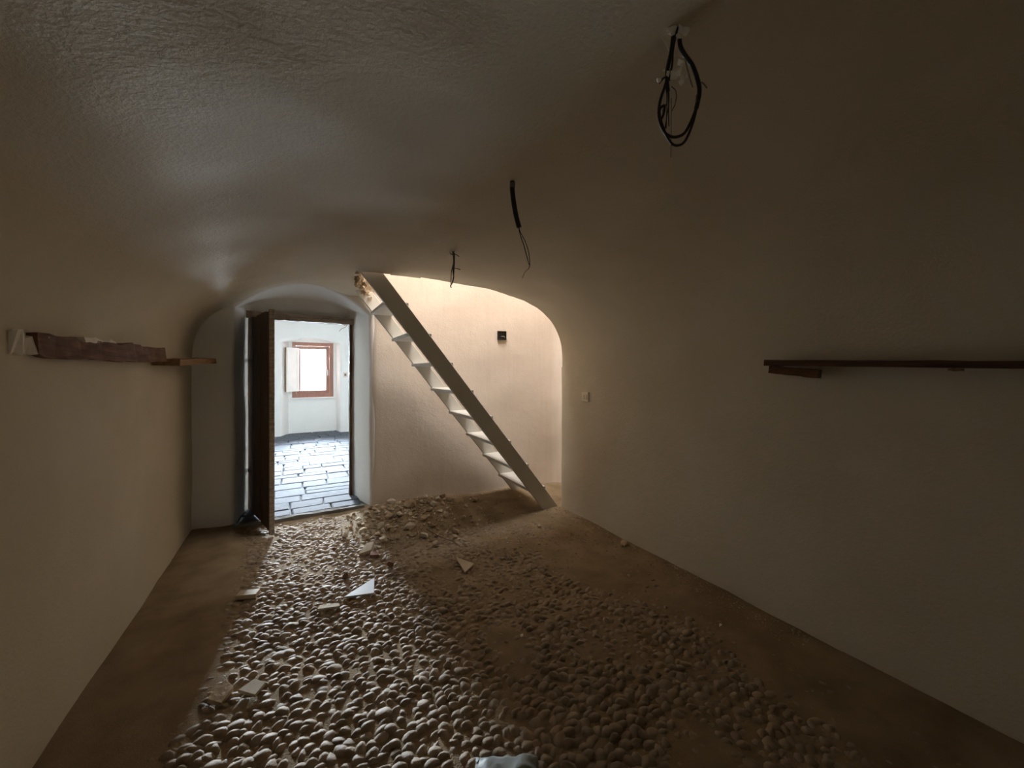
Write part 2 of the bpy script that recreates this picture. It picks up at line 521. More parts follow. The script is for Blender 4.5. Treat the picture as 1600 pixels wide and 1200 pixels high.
plates('ceiling_upper', [(-0.35, 3.25, 1.35, 2.40), (-0.35, 3.25, 3.90, 4.70), (-0.35, 0.70, 2.40, 3.90), (2.30, 3.25, 2.40, 3.90)], 4.75, 4.90, M['rubble'], 'upper ceiling with the roof light opening')

# back wall behind the viewer, with its small window opening
def pan(name, y0, y1, xs, zs, mat, label):
    vs, fs_ = [], []
    (xa, xb, xc, xd), (za, zb, zc, zd) = xs, zs
    for (x0, x1, z0, z1) in ((xa, xb, za, zd), (xc, xd, za, zd), (xb, xc, za, zb), (xb, xc, zc, zd)):
        b = len(vs)
        vs += [(x, y_, z) for z in (z0, z1) for y_ in (y0, y1) for x in (x0, x1)]
        fs_ += [tuple(b + i for i in f) for f in ((0, 2, 3, 1), (4, 5, 7, 6), (0, 1, 5, 4), (2, 6, 7, 3), (0, 4, 6, 2), (1, 3, 7, 5))]
    o = link(name, mesh(name, vs, fs_), mat); tag(o, label, kind='structure'); return o
pan('wall_back', YB - 0.25, YB, (-1.2, -0.60, -0.25, 2.8), (-0.1, 1.05, 1.50, 2.6), M['plaster'], 'plastered back wall behind the viewer with a small window opening')

# ------------------------------------------------------------------ the room beyond the door
link_floor2 = link('floor_adjoining', box_me('floor_adjoining', -2.3, 2.75, 4.37, 10.5, -0.10, 0.006), M['dirt_base'])
tag(link_floor2, 'slab paved floor of the bright room beyond the door', kind='structure')
rs = random.Random(21)
def slab(x0, x1, y0, y1):
    cs = [(x0, y0), (x1, y0), (x1, y1), (x0, y1)]
    cs = [(x + rs.uniform(-0.010, 0.010), y_ + rs.uniform(-0.010, 0.010)) for x, y_ in cs]
    mx, my = sum(c[0] for c in cs) / 4, sum(c[1] for c in cs) / 4
    zt = 0.030 + rs.uniform(-0.004, 0.004)
    vs = []
    for z, g in ((-0.02, 0.004), (zt - 0.010, 0.004), (zt, 0.017)):
        for (x, y_) in cs:
            dx, dy = mx - x, my - y_
            vs.append((x + math.copysign(g, dx) - mx, y_ + math.copysign(g, dy) - my, z + rs.uniform(-0.001, 0.001)))
    fs_ = [(8, 9, 10, 11), (3, 2, 1, 0)]
    for b in (0, 4):
        for k in range(4): fs_.append((b + k, b + (k + 1) % 4, b + 4 + (k + 1) % 4, b + 4 + k))
    o = link('slab', mesh('slab', vs, fs_), M['slab'], link_floor2)
    o.location = (mx, my, 0)
yy = 4.40
while yy < 10.15:
    dep = rs.uniform(0.17, 0.31)
    inside = yy < 4.93
    xa, xb = (-0.50, 0.60) if inside else (-1.25, 2.15)
    x = xa - (0 if inside else rs.uniform(0, 0.3))
    ye = min(yy + dep, 10.235)
    while x < xb - 0.12:
        wd = rs.uniform(0.20, 0.55)
        x1 = min(x + wd, xb) if x + wd < xb - 0.15 else xb
        if rs.random() < 0.18 and dep > 0.25:
            ym = (yy + ye) / 2
            slab(x, x1, yy, ym); slab(x, x1, ym, ye)
        else: slab(x, x1, yy, ye)
        x = x1
    yy = ye

B0 = portal(-2.3, 2.75, 3.1, 0, 9.90, 9.90)
B1 = portal(-0.335, 0.885, 2.115, 0.10, 9.90, 9.90)
B2 = portal(-0.310, 0.865, 2.105, 0.10, 9.93, 9.93)
B3 = portal(-0.180, 0.815, 2.150, 0.055, 10.24, 10.24)
rings2 = [B0] + lerp_rings(B0, B1, (0.4, 0.75, 0.95)) + [B1, B2] + lerp_rings(B2, B3, (0.5,)) + [B3]
loft('wall_adjoining_far', rings2, M['plaster_white'], 'white window wall of the room beyond the door with a deep window niche', 0.5)
pan('wall_adjoining_window', 10.22, 10.50, (-2.3, -0.115, 0.750, 2.75), (-0.1, 0.850, 2.140, 3.1), M['plaster_white'], 'thin parapet wall around the far window')
def side_wall(name, x0, x1, ya, yb, opening, label):
    vs, fs_ = [], []
    parts = [(ya, yb, -0.1, 3.1)] if opening is None else [(ya, opening[0], -0.1, 3.1), (opening[1], yb, -0.1, 3.1), (opening[0], opening[1], -0.1, opening[2]), (opening[0], opening[1], opening[3], 3.1)]
    for (y0, y1, z0, z1) in parts:
        b = len(vs)
        vs += [(x, y_, z) for z in (z0, z1) for y_ in (y0, y1) for x in (x0, x1)]
        fs_ += [tuple(b + i for i in f) for f in ((0, 2, 3, 1), (4, 5, 7, 6), (0, 1, 5, 4), (2, 6, 7, 3), (0, 4, 6, 2), (1, 3, 7, 5))]
    o = link(name, mesh(name, vs, fs_), M['plaster_white']); tag(o, label, kind='structure'); return o
side_wall('wall_adjoining_left', -1.60, -1.30, 4.9, 10.4, None, 'white left wall of the room beyond the door')
side_wall('wall_adjoining_right', 2.20, 2.55, 4.9, 10.4, (7.0, 8.2, 0.9, 2.1), 'white right wall of the room beyond the door')  # opening added out of view to let the side fill lamp in
def vault2(u, v):
    x = -1.45 + 3.85 * u; q = (x - 0.45) / 1.95
    z = 1.95 + 0.66 * max(0.0, 1 - abs(q) ** 2.3) ** (1 / 2.0)
    y = 4.93 + 5.05 * v
    return (x, y, z - wob((x, y, z), 1.0))
grid_obj('ceiling_adjoining', vault2, 40, 50, M['plaster_white'], 0.12, flip=True, label='white vaulted ceiling of the room beyond the door')

# ------------------------------------------------------------------ window_1 in the room beyond
win = empty('window_1', (0.318, 10.30, 0.85))
tag(win, 'red-brown wooden window with an open white shutter, far beyond the doorway', kind='structure')
def rect_frame(name, x0, x1, z0, z1, w, y0, y1, mat, parent, off):
    vs, fs_ = [], []
    for (a, b, c, d) in ((x0, x0 + w, z0, z1), (x1 - w, x1, z0, z1), (x0 + w, x1 - w, z0, z0 + w), (x0 + w, x1 - w, z1 - w, z1)):
        k = len(vs)
        vs += [(x - off[0], y_ - off[1], z - off[2]) for z in (c, d) for y_ in (y0, y1) for x in (a, b)]
        fs_ += [tuple(k + i for i in f) for f in ((0, 2, 3, 1), (4, 5, 7, 6), (0, 1, 5, 4), (2, 6, 7, 3), (0, 4, 6, 2), (1, 3, 7, 5))]
    return link(name, mesh(name, vs, fs_), mat, parent)
wo = (0.318, 10.30, 0.85)
rect_frame('window_frame', -0.115, 0.750, 0.85, 2.14, 0.085, 10.215, 10.31, M['redwood'], win, wo)
sash = rect_frame('sash', -0.028, 0.663, 0.937, 2.053, 0.075, 10.235, 10.295, M['redwood'], win, wo)
pane = link('pane', box_me('pane', 0.045 - wo[0], 0.590 - wo[0], -0.035, -0.030, 1.01 - wo[2], 1.98 - wo[2]), M['glass'], sash)
hb = box_me('handle', 0.618 - wo[0], 0.636 - wo[0], -0.10, -0.065, 1.36 - wo[2], 1.50 - wo[2], 0.004)
link('handle', hb, M['steel'], sash)
link('window_sill', box_me('window_sill', -0.15 - wo[0], 0.785 - wo[0], -0.13, 0.0, -0.030, 0.0, 0.006), M['white_paint'], win)
# inner shutter, hinged on the left stile and folded back over the splay
shx, shy = 0.020, 10.205
ang = math.atan2(9.99 - shy, -0.235 - shx)
shl = math.hypot(9.99 - shy, -0.235 - shx)
def shutter_piece(name, s0, s1, z0, z1, t0, t1, mat, parent):
    me = box_me(name, s0, s1, t0, t1, z0, z1, 0.003)
    rot = Matrix.Rotation(ang, 4, 'Z'); tr = Matrix.Translation((shx - wo[0], shy - wo[1], -wo[2]))
    me.transform(tr @ rot)
    return link(name, me, mat, parent)
sh = shutter_piece('shutter', 0.0, shl, 1.00, 2.00, -0.012, 0.012, M['white_paint'], win)
sh['label'] = 'white inner shutter folded back'
for a in (0.035, shl - 0.055): shutter_piece('shutter_stile', a, a + 0.025, 1.05, 1.95, 0.012, 0.020, M['white_paint'], sh)
shutter_piece('shutter_edge', shl - 0.004, shl + 0.012, 1.00, 2.00, -0.016, 0.016, M['wood_light'], sh)

# ------------------------------------------------------------------ door_1: old plank door, frame and threshold
door = empty('door_1', (0.05, 4.80, 0.0))
tag(door, 'old dark plank door standing open into the room in a thin wooden frame', kind='structure')
do = Vector((0.05, 4.80, 0.0))
def door_box(name, b, mat, parent=door, bev=0.006, rough=0.0):
    me = box_me(name, b[0] - do.x, b[1] - do.x, b[2] - do.y, b[3] - do.y, b[4], b[5], bev)
    return link(name, me, mat, parent)
def rough_bar(name, p0, p1, w, h, mat, parent, off, n=14, amp=0.006, seed=1.0):
    """worn bar: square section with ragged edges along its length"""
    p0, p1 = Vector(p0), Vector(p1); d = (p1 - p0).normalized()
    side = Vector((0, 0, 1)).cross(d)
    if side.length < 0.1: side = Vector((1, 0, 0))
    side.normalize(); up = d.cross(side)
    vs, fs_ = [], []
    for i in range(n + 1):
        p = p0 + (p1 - p0) * (i / n)
        for k, (a, b) in enumerate(((-1, -1), (1, -1), (1, 1), (-1, 1))):
            q = p + side * a * w / 2 + up * b * h / 2
            q += side * amp * nz(i * 0.7, k * 3.1, 0, 1.0, seed) + up * amp * nz(i * 0.7, k * 3.1, 5, 1.0, seed)
            vs.append(q - Vector(off))
    for i in range(n):
        for k in range(4): fs_.append((i * 4 + k, i * 4 + (k + 1) % 4, i * 4 + 4 + (k + 1) % 4, i * 4 + 4 + k))
    fs_ += [(3, 2, 1, 0), (n * 4, n * 4 + 1, n * 4 + 2, n * 4 + 3)]
    return link(name, fix_normals(mesh(name, vs, fs_)), mat, parent)
rough_bar('lintel', (-0.46, 4.79, 2.038), (0.56, 4.79, 2.028), 0.10, 0.070, M['wood_frame'], door, do, 24, 0.016, 3)
rough_bar('jamb', (0.532, 4.805, 0.0), (0.532, 4.805, 2.02), 0.026, 0.08, M['wood_dark'], door, do, 24, 0.008, 6)
rough_bar('jamb', (-0.440, 4.815, 0.0), (-0.440, 4.815, 2.02), 0.020, 0.05, M['wood_dark'], door, do, 24, 0.006, 8)
rough_bar('threshold', (-0.53, 4.365, 0.008), (0.62, 4.345, 0.012), 0.055, 0.045, M['dirt_base'], door, do, 20, 0.010, 4)
# leaf
hinge = Vector((-0.404, 4.765, 0.0)); free = Vector((-0.185, 4.005, 0.0))
leaf_dir = (free - hinge); leaf_len = leaf_dir.length; leaf_ang = math.atan2(leaf_dir.y, leaf_dir.x)
LM = Matrix.Translation(hinge - do) @ Matrix.Rotation(leaf_ang, 4, 'Z')
def plank_me(name, s0, s1, t0, t1, z0, z1, seed, ragged=0.0, n=20):
    vs, fs_ = [], []
    for i in range(n + 1):
        z = z0 + (z1 - z0) * i / n
        e0 = ragged * nz(z, 0, seed, 3.5) + ragged * 0.6 * nz(z, 0, seed, 11.0)
        e1 = 0.003 * nz(z, 4, seed, 5.0)
        for (s, t) in ((s0 + e0, t0), (s1 + e1, t0), (s1 + e1, t1), (s0 + e0, t1)): vs.append((s, t, z))
    for i in range(n):
        for k in range(4): fs_.append((i * 4 + k, i * 4 + (k + 1) % 4, i * 4 + 4 + (k + 1) % 4, i * 4 + 4 + k))
    fs_ += [(3, 2, 1, 0), (n * 4, n * 4 + 1, n * 4 + 2, n * 4 + 3)]
    me = fix_normals(mesh(name, vs, fs_)); me.transform(LM)
    return me
core = link('leaf', plank_me('leaf', 0.012, leaf_len - 0.02, -0.012, 0.004, 0.05, 1.985, 1, 0.012), M['wood_dark'], door)
core['label'] = 'dark weathered plank leaf standing open'
npl = 5; pw = leaf_len / npl
for k in range(npl):
    link('plank', plank_me('plank', k * pw + 0.003, (k + 1) * pw - 0.003, -0.034 + 0.002 * (k % 2), -0.012, 0.035 + 0.006 * (k % 3), 2.0 - 0.007 * ((k * 2) % 3), 10 + k, 0.016 if k == 0 else 0.002), M['wood_dark'], core)
for z0 in (0.25, 1.0, 1.72):
    me = box_me('ledge', 0.06, leaf_len - 0.22, 0.004, 0.028, z0, z0 + 0.11, 0.004); me.transform(LM)
    link('ledge', me, M['wood_dark'], core)
me = box_me('edge_strip', leaf_len - 0.022, leaf_len, -0.036, 0.006, 0.01, 2.005, 0.004); me.transform(LM)
es = link('edge_strip', me, M['wood_frame'], core)
for z0 in (0.42, 1.55):
    me = box_me('hinge_strap', -0.025, 0.10, -0.040, -0.034, z0, z0 + 0.035, 0.002); me.transform(LM)
    link('hinge_strap', me, M['iron'], core)

# ------------------------------------------------------------------ ladder stair
st = empty('ladder_stair', (2.35, 3.65, 0.0))
tag(st, 'steep grey painted ladder stair with open treads rising to the vault hole', 'staircase')
so = Vector((2.35, 3.65, 0.0))
def up_x(z): return 2.425 - z / 1.257             # upper edge of the stringers
def stringer(y0, y1, ztop, zbot, mat, wv=0.186):
    zz = [zbot, ztop]
    pts = [(up_x(zbot), zbot), (up_x(ztop), ztop), (up_x(ztop) - wv, ztop), (up_x(zbot) - wv, zbot)]
    bm = bmesh.new()
    a = [bm.verts.new((x - so.x, y0 - so.y, z)) for x, z in pts]
    b = [bm.verts.new((x - so.x, y1 - so.y, z)) for x, z in pts]
    bm.faces.new(a[::-1]); bm.faces.new(b)
    for k in range(4): bm.faces.new((a[k], a[(k + 1) % 4], b[(k + 1) % 4], b[k]))
    bmesh.ops.recalc_face_normals(bm, faces=bm.faces[:])
    bmesh.ops.bevel(bm, geom=bm.edges[:], offset=0.004, segments=1, affect='EDGES')
    me = bpy.data.meshes.new('stringer'); bm.to_mesh(me); bm.free()
    return link('stringer', me, mat, st)
stringer(3.300, 3.335, 2.30, 0.015, M['stair_paint'])
stringer(3.985, 4.020, 2.24, 0.030, M['stair_paint'], 0.158)
for k in range(10):
    z = 2.045 + 0.508 - 0.2545 * k
    if z < 0.2: break
    if z > 2.25: continue
    xn = up_x(z) + 0.034
    me = box_me('tread', xn - 0.205 - so.x, xn - so.x, 3.318 - so.y, 4.0 - so.y, z - 0.030, z, 0.003)
    tr = link('tread', me, M['tread_paint'], st)

# ------------------------------------------------------------------ broken masonry round the stair hole (parts of the vault)
rh = random.Random(9)
def hull_me(name, rg, n=13, sq=(1, 1, 1), mat=None):
    bm = bmesh.new()
    for _ in range(n):
        v = Vector((rg.gauss(0, 1), rg.gauss(0, 1), rg.gauss(0, 1))).normalized() * rg.uniform(0.8, 1.0)
        bm.verts.new((v.x * sq[0], v.y * sq[1], v.z * sq[2]))
    r = bmesh.ops.convex_hull(bm, input=bm.verts[:])
    bmesh.ops.delete(bm, geom=list({e for e in r['geom_interior'] + r['geom_unused'] if isinstance(e, bmesh.types.BMVert)}), context='VERTS')
    bmesh.ops.recalc_face_normals(bm, faces=bm.faces[:])
    me = bpy.data.meshes.new(name); bm.to_mesh(me); bm.free()
    if mat: me.materials.append(mat)
    return me
hulls = [hull_me('stone', rh, 13, (1, 0.85, 0.65), M['rubble']) for _ in range(8)]
hulls_pale = [hull_me('stone', rh, 13, (1, 0.85, 0.65), M['rubble_pale']) for _ in range(5)]
for k in range(64):
    y = YH + 0.02 + 1.0 * rh.random()
    x = xhole(y) + rh.uniform(-0.010, 0.025)
    z = barrel(x) + rh.uniform(0.015, 0.20) + (0.02 if y > 4 else 0)
    o = link('stone', rh.choice(hulls if rh.random() < 0.7 else hulls_pale), None, ceiling)
    s = rh.uniform(0.022, 0.060)
    o.location = (x, y, z); o.scale = (s, s, s); o.rotation_euler = (rh.uniform(0, 6), rh.uniform(0, 6), rh.uniform(0, 6))
for k in range(30):          # loosened rubble sagging below the torn edge, towards the door niche
    t = rh.random()
    y = 3.45 + 0.80 * t
    x = xhole(y) + rh.uniform(-0.05, 0.03)
    o = link('stone', rh.choice(hulls if rh.random() < 0.75 else hulls_pale), None, ceiling)
    s = rh.uniform(0.022, 0.050)
    o.location = (x, y, barrel(x) - rh.uniform(-0.03, 0.11) * (0.25 + 0.75 * t)); o.scale = (s, s, s); o.rotation_euler = (rh.uniform(0, 6), rh.uniform(0, 6), rh.uniform(0, 6))
for k in range(12):
    x = rh.uniform(0.66, 0.98)
    o = link('stone', rh.choice(hulls), None, ceiling)
    s = rh.uniform(0.012, 0.024)
    o.location = (x, YH + rh.uniform(-0.02, 0.0), barrel(x) + rh.uniform(0.02, 0.05)); o.scale = (s, s, s); o.rotation_euler = (rh.uniform(0, 6), rh.uniform(0, 6), 0)

# ------------------------------------------------------------------ shelves
# left: thick beam let into the wall, and a thinner batten beyond it
def bar_thing(name, p0, p1, w, h, mat, label, cat, n=18, amp=0.008, seed=1.0):
    o = rough_bar(name, p0, p1, w, h, mat, None, (0, 0, 0), n, amp, seed)
    tag(o, label, cat); return o
beam = empty('wall_beam', (XL, 2.8, 1.50)); bo = (XL, 2.8, 1.50)
tag(beam, 'thick dark brown beam shelf set into the left wall', 'beam')
rough_bar('timber', (XL - 0.025, 2.00, 1.545), (XL + 0.038, 3.28, 1.557), 0.10, 0.085, M['wood_beam'], beam, bo, 22, 0.016, 2.0)
pl = rough_bar('plaster_patch', (XL - 0.018, 1.90, 1.548), (XL - 0.008, 2.06, 1.545), 0.06, 0.07, M['crumb'], beam, bo, 8, 0.03, 7.0)
pl['label'] = 'crumbling white plaster where the beam enters the wall'
rough_bar('plaster_crust', (XL + 0.02, 2.30, 1.588), (XL + 0.02, 2.62, 1.594), 0.05, 0.018, M['crumb'], beam, bo, 8, 0.012, 9.0)
bar_thing('wall_batten', (XL + 0.075, 3.30, 1.512), (XL + 0.135, 4.18, 1.548), 0.15, 0.042, M['wood_light'], 'thin light brown batten shelf at the far end of the left wall', 'batten', 14, 0.008, 5.0)

shelf = empty('wall_shelf', (XR, 0.4, 1.46)); ho = (XR, 0.4, 1.46)
tag(shelf, 'long thin dark wooden shelf on the right wall', 'shelf')
rough_bar('board', (XR - 0.06, -0.9, 1.440), (XR - 0.06, 1.20, 1.502), 0.15, 0.030, M['wood_shelf'], shelf, ho, 22, 0.005, 3.0)
rough_bar('bracket', (XR - 0.085, 1.190, 1.464), (XR - 0.055, 0.965, 1.438), 0.05, 0.044, M['wood_beam'], shelf, ho, 8, 0.005, 4.0)
rough_bar('wedge', (XR - 0.10, 0.50, 1.460), (XR - 0.10, 0.465, 1.458), 0.05, 0.010, M['wood_light'], shelf, ho, 4, 0.004, 6.0)

# ------------------------------------------------------------------ switch and junction box
sw = empty('light_switch', (XR - 0.004, 2.893, 1.21)); tag(sw, 'ivory two-gang light switch on the right wall', 'switch')
wx = -wob((XR, 2.893, 1.21), 0.9)
sw.location.x = XR + wx - 0.001
link('plate', box_me('plate', -0.012, 0.004, -0.048, 0.048, -0.046, 0.046, 0.004, 2), M['ivory'], sw)
for dy in (-0.016, 0.016):
    link('rocker', box_me('rocker', -0.019, -0.010, dy - 0.013, dy + 0.013, -0.024, 0.024, 0.003), M['ivory'], sw)

jx = 2.155; jy = SW(jx)
jb = empty('junction_box', (jx, jy, 1.89)); tag(jb, 'open black junction box on the stairwell wall', 'junction box')
jb.rotation_euler = (0, 0, math.atan(-0.128))
for (a, b, c, d) in ((-0.055, -0.045, -0.052, 0.052), (0.045, 0.055, -0.052, 0.052), (-0.045, 0.045, -0.052, -0.042), (-0.045, 0.045, 0.042, 0.052)):
    link('rim', box_me('rim', a, b, -0.022, 0.035, c, d, 0.002), M['black_plastic'], jb)
link('back', box_me('back', -0.050, 0.050, -0.014, -0.008, -0.048, 0.048), M['black_plastic'], jb)
link('cable_end', tube_me('cable_end', [(-0.01, -0.010, -0.02), (0.0, -0.024, -0.014), (0.022, -0.028, -0.018), (0.04, -0.012, -0.03)], 0.006), M['wire_grey'], jb)
link('chipped_plaster', hull_me('chipped_plaster', rh, 12, (0.020, 0.008, 0.030), M['crumb']), None, jb).location = (0.058, -0.004, -0.03)

# ------------------------------------------------------------------ hanging cables
def cz(x, y):   # vault surface
    z = barrel(x); return z - wob((x, y, z), 1.25)
# nearest: big looped bundle with plaster crumbs
hx, hy = 0.78, 0.60; hz = cz(hx, hy)
cbl = empty('ceiling_cable_loop', (hx, hy, hz)); tag(cbl, 'big dark loop of cables with plaster crumbs hanging from the vault', 'cable')
# local axes: a = sideways as seen across the room, z down
ax = Vector((0.873, -0.487, 0)); ay = Vector((0.487, 0.873, 0))
def cp(a, z, b=0.0): return ax * a + ay * b + Vector((0, 0, z))
def cable(name, pts, r, mat, parent, r1=None, seg=7, n=6): return link(name, tube_me(name, [cp(*p) for p in pts], r, r1, seg, n), mat, parent, smooth=True)
cable('cable', [(0.008, 0.015), (0.006, -0.03), (0.015, -0.055), (0.036, -0.085), (0.05, -0.125), (0.052, -0.15), (0.045, -0.185)], 0.0052, M['rubber'], cbl)
cable('cable', [(0.050, -0.150, 0.004), (0.044, -0.185), (0.028, -0.225), (0.012, -0.247), (-0.012, -0.252), (-0.032, -0.238), (-0.043, -0.205), (-0.041, -0.17), (-0.030, -0.135), (-0.022, -0.11)], 0.0034, M['cable_brown'], cbl)
cable('cable', [(0.046, -0.170, -0.006), (0.038, -0.215), (0.018, -0.262), (-0.004, -0.272), (-0.020, -0.258), (-0.036, -0.222), (-0.042, -0.19), (-0.030, -0.178), (-0.033, -0.20), (-0.042, -0.217)], 0.0030, M['cable_brown'], cbl)
cable('cable', [(-0.004, 0.015, 0.01), (-0.010, -0.04, 0.008), (-0.020, -0.085, 0.006), (-0.024, -0.12), (-0.022, -0.145)], 0.0048, M['rubber'], cbl)
cable('cable', [(0.0, 0.01, -0.008), (-0.012, -0.05, -0.006), (-0.015, -0.09, -0.006), (-0.024, -0.13)], 0.0026, M['rubber'], cbl)
for k, (a0, a1, z1) in enumerate(((-0.026, -0.026, -0.232), (-0.022, -0.020, -0.226), (-0.020, -0.030, -0.24), (-0.024, -0.034, -0.19))):
    cable('strand', [(a0, -0.12, 0.003 * k), (a0 + 0.002, -0.165, 0.002 * k), (a1, z1, 0)], 0.0012, M['rubber'], cbl, seg=5)
cable('strand', [(-0.012, -0.13, 0.004), (-0.003, -0.145), (-0.004, -0.17), (-0.012, -0.19)], 0.0010, M['rubber'], cbl, seg=5)
cable('thin_wire', [(-0.040, -0.012, 0.0), (-0.028, -0.03), (-0.020, -0.05)], 0.0012, M['crumb'], cbl, seg=5)
cable('thin_wire', [(-0.042, -0.125, 0.0), (-0.030, -0.112), (-0.016, -0.118)], 0.0022, M['rubber'], cbl, seg=5)
cable('thin_wire', [(0.016, -0.07, -0.004), (0.026, -0.10), (0.036, -0.135)], 0.0014, M['wire_grey'], cbl, seg=5)
cable('thin_wire', [(0.052, -0.115, 0.01), (0.060, -0.125), (0.070, -0.137)], 0.0016, M['wire_grey'], cbl, seg=5)
cable('thin_wire', [(-0.014, -0.16, 0.0), (-0.014, -0.19), (-0.015, -0.30)], 0.0010, M['wire_grey'], cbl, seg=5)
cr_ = [((0.0, -0.098), 0.013), ((0.006, -0.080), 0.008), ((-0.012, -0.112), 0.010), ((0.012, -0.117), 0.007), ((0.008, -0.128), 0.007), ((-0.024, -0.108), 0.006), ((-0.046, -0.124), 0.006), ((0.020, -0.112), 0.005), ((-0.034, -0.098), 0.0035), ((0.0, -0.008), 0.014), ((-0.014, -0.004), 0.013), ((0.014, -0.002), 0.013), ((0.0, -0.018), 0.009)]
for (p, s) in cr_:
    o = link('plaster_crumb', hull_me('plaster_crumb', rh, 11, (s * 1.25, s, s * 1.3), M['crumb']), None, cbl)
    o.location = cp(p[0], p[1], -0.006)
# middle: black conduit stub with two bare wires
hx, hy = 0.80, 1.43; hz = cz(hx, hy)
cb2 = empty('ceiling_conduit_stub', (hx, hy, hz)); tag(cb2, 'short thick black conduit stub with two thin wires hanging from the vault', 'cable')
cable('conduit', [(0.0, 0.02), (-0.001, -0.03), (0.004, -0.08), (0.014, -0.14), (0.028, -0.195)], 0.0105, M['rubber'], cb2, seg=10)
cable('wire', [(0.027, -0.19), (0.033, -0.215), (0.052, -0.25), (0.066, -0.29), (0.0725, -0.325), (0.073, -0.36), (0.066, -0.375)], 0.0016, M['rubber'], cb2, seg=5)
cable('wire', [(0.026, -0.19), (0.031, -0.22), (0.048, -0.27), (0.060, -0.315), (0.0715, -0.355)], 0.0016, M['rubber'], cb2, seg=5)
cable('wire_tip', [(0.068, -0.372), (0.052, -0.388), (0.042, -0.412)], 0.0011, M['wire_grey'], cb2, seg=5)
cable('tape_band', [(0.0, -0.006), (-0.001, -0.028)], 0.0114, M['wire_grey'], cb2, seg=10, n=2)
# farthest: small bunch of grey wires
hx, hy = 0.90, 2.40; hz = cz(hx, hy)
cb3 = empty('ceiling_wire_bunch', (hx, hy, hz)); tag(cb3, 'small bunch of dusty twisted wires hanging from the vault near the stair', 'cable')
cable('wire', [(0.0, 0.01), (-0.002, -0.06), (-0.006, -0.13), (-0.002, -0.17), (-0.012, -0.21), (-0.022, -0.225), (-0.018, -0.24)], 0.0040, M['wire_grey'], cb3, seg=6)
cable('wire', [(-0.008, 0.01), (-0.004, -0.07), (-0.016, -0.13), (-0.020, -0.19), (-0.020, -0.228)], 0.0026, M['rubber'], cb3, seg=6)
cable('wire', [(0.004, 0.01), (0.002, -0.08), (-0.001, -0.14), (-0.004, -0.175), (-0.014, -0.21)], 0.0032, M['rubber'], cb3, seg=6)
cable('stub', [(-0.028, 0.0), (-0.020, -0.018), (0.0, -0.022), (0.012, -0.02), (0.034, -0.034)], 0.0034, M['wire_grey'], cb3, seg=6)
cable('stub', [(0.0, -0.11), (0.018, -0.113), (0.042, -0.12)], 0.0024, M['wire_grey'], cb3, seg=6)
for (a, s) in ((-0.018, 0.012), (0.004, 0.010)):
    link('plaster_crumb', hull_me('plaster_crumb', rh, 11, (s, s, s * 0.8), M['crumb']), None, cb3).location = cp(a, -0.006)
# wire in the room beyond
o = link('ceiling_wire', tube_me('ceiling_wire', [(0.92, 8.8, 2.64), (0.915, 8.8, 2.46), (0.88, 8.8, 2.40), (0.80, 8.8, 2.35), (0.76, 8.8, 2.30)], 0.006, None, 6), M['wire_grey'], smooth=True)
tag(o, 'thin curved wire hanging from the ceiling of the bright room beyond', 'wire')
ws = empty('wall_socket', (0.985, 9.895, 1.38)); tag(ws, 'small pale wall socket right of the far window niche', 'socket')
link('plate', box_me('plate', -0.045, 0.045, -0.012, 0.03, -0.06, 0.06, 0.004), M['ivory'], ws)
link('insert', box_me('insert', -0.022, 0.022, -0.016, -0.012, -0.03, 0.03, 0.002), M['wire_grey'], ws)

# ------------------------------------------------------------------ rubble
rr = random.Random(31)
var = [hull_me('rubble_stone', rr, 14, (1, 0.8, 0.62), M['rubble']) for _ in range(10)]
varp = [hull_me('rubble_stone', rr, 14, (1, 0.8, 0.62), M['rubble_pale']) for _ in range(6)]
def surf(x, y):
    return max(dust(x, y), 0.006)
def stone(x, y, s, label, cat, group=None, me=None, name='rubble_stone', lift=0.30, flat=1.0):
    if me is None: me = rr.choice(var if rr.random() < 0.6 else varp)
    o = link(name, me)
    rz = rr.uniform(0, 6.28)
    o.rotation_euler = (rr.uniform(-0.3, 0.3), rr.uniform(-0.3, 0.3), rz)
    o.scale = (s, s, s * flat); o.location = (x, y, surf(x, y) + s * flat * lift)
    tag(o, label, cat, group)
    return o
# the large ones that stand out
for (x, y, s, lab) in ((1.004, 3.92, 0.075, 'largest squarish rubble stone on top of the heap by the stairwell wall'),
                       (0.898, 3.52, 0.062, 'pale rounded rubble stone at the front middle of the heap'),
                       (0.760, 3.40, 0.045, 'pale lump of mortar at the near foot of the rubble heap'),
                       (0.860, 4.18, 0.060, 'flat pale rubble stone against the foot of the stairwell wall'),
                       (0.960, 3.30, 0.048, 'brown rubble stone at the near right foot of the heap'),
                       (1.230, 3.86, 0.052, 'brown rubble stone at the right end of the heap'),
                       (1.060, 3.62, 0.050, 'angular brown rubble stone on the near slope of the heap')):
    stone(x, y, s, lab, 'stone', 'large rubble stones', lift=0.42)
placed = [(1.004, 3.92, 0.075), (0.898, 3.52, 0.062), (0.760, 3.40, 0.045), (0.860, 4.18, 0.060), (0.960, 3.30, 0.048), (1.230, 3.86, 0.052), (1.060, 3.62, 0.050)]
n = tries = 0
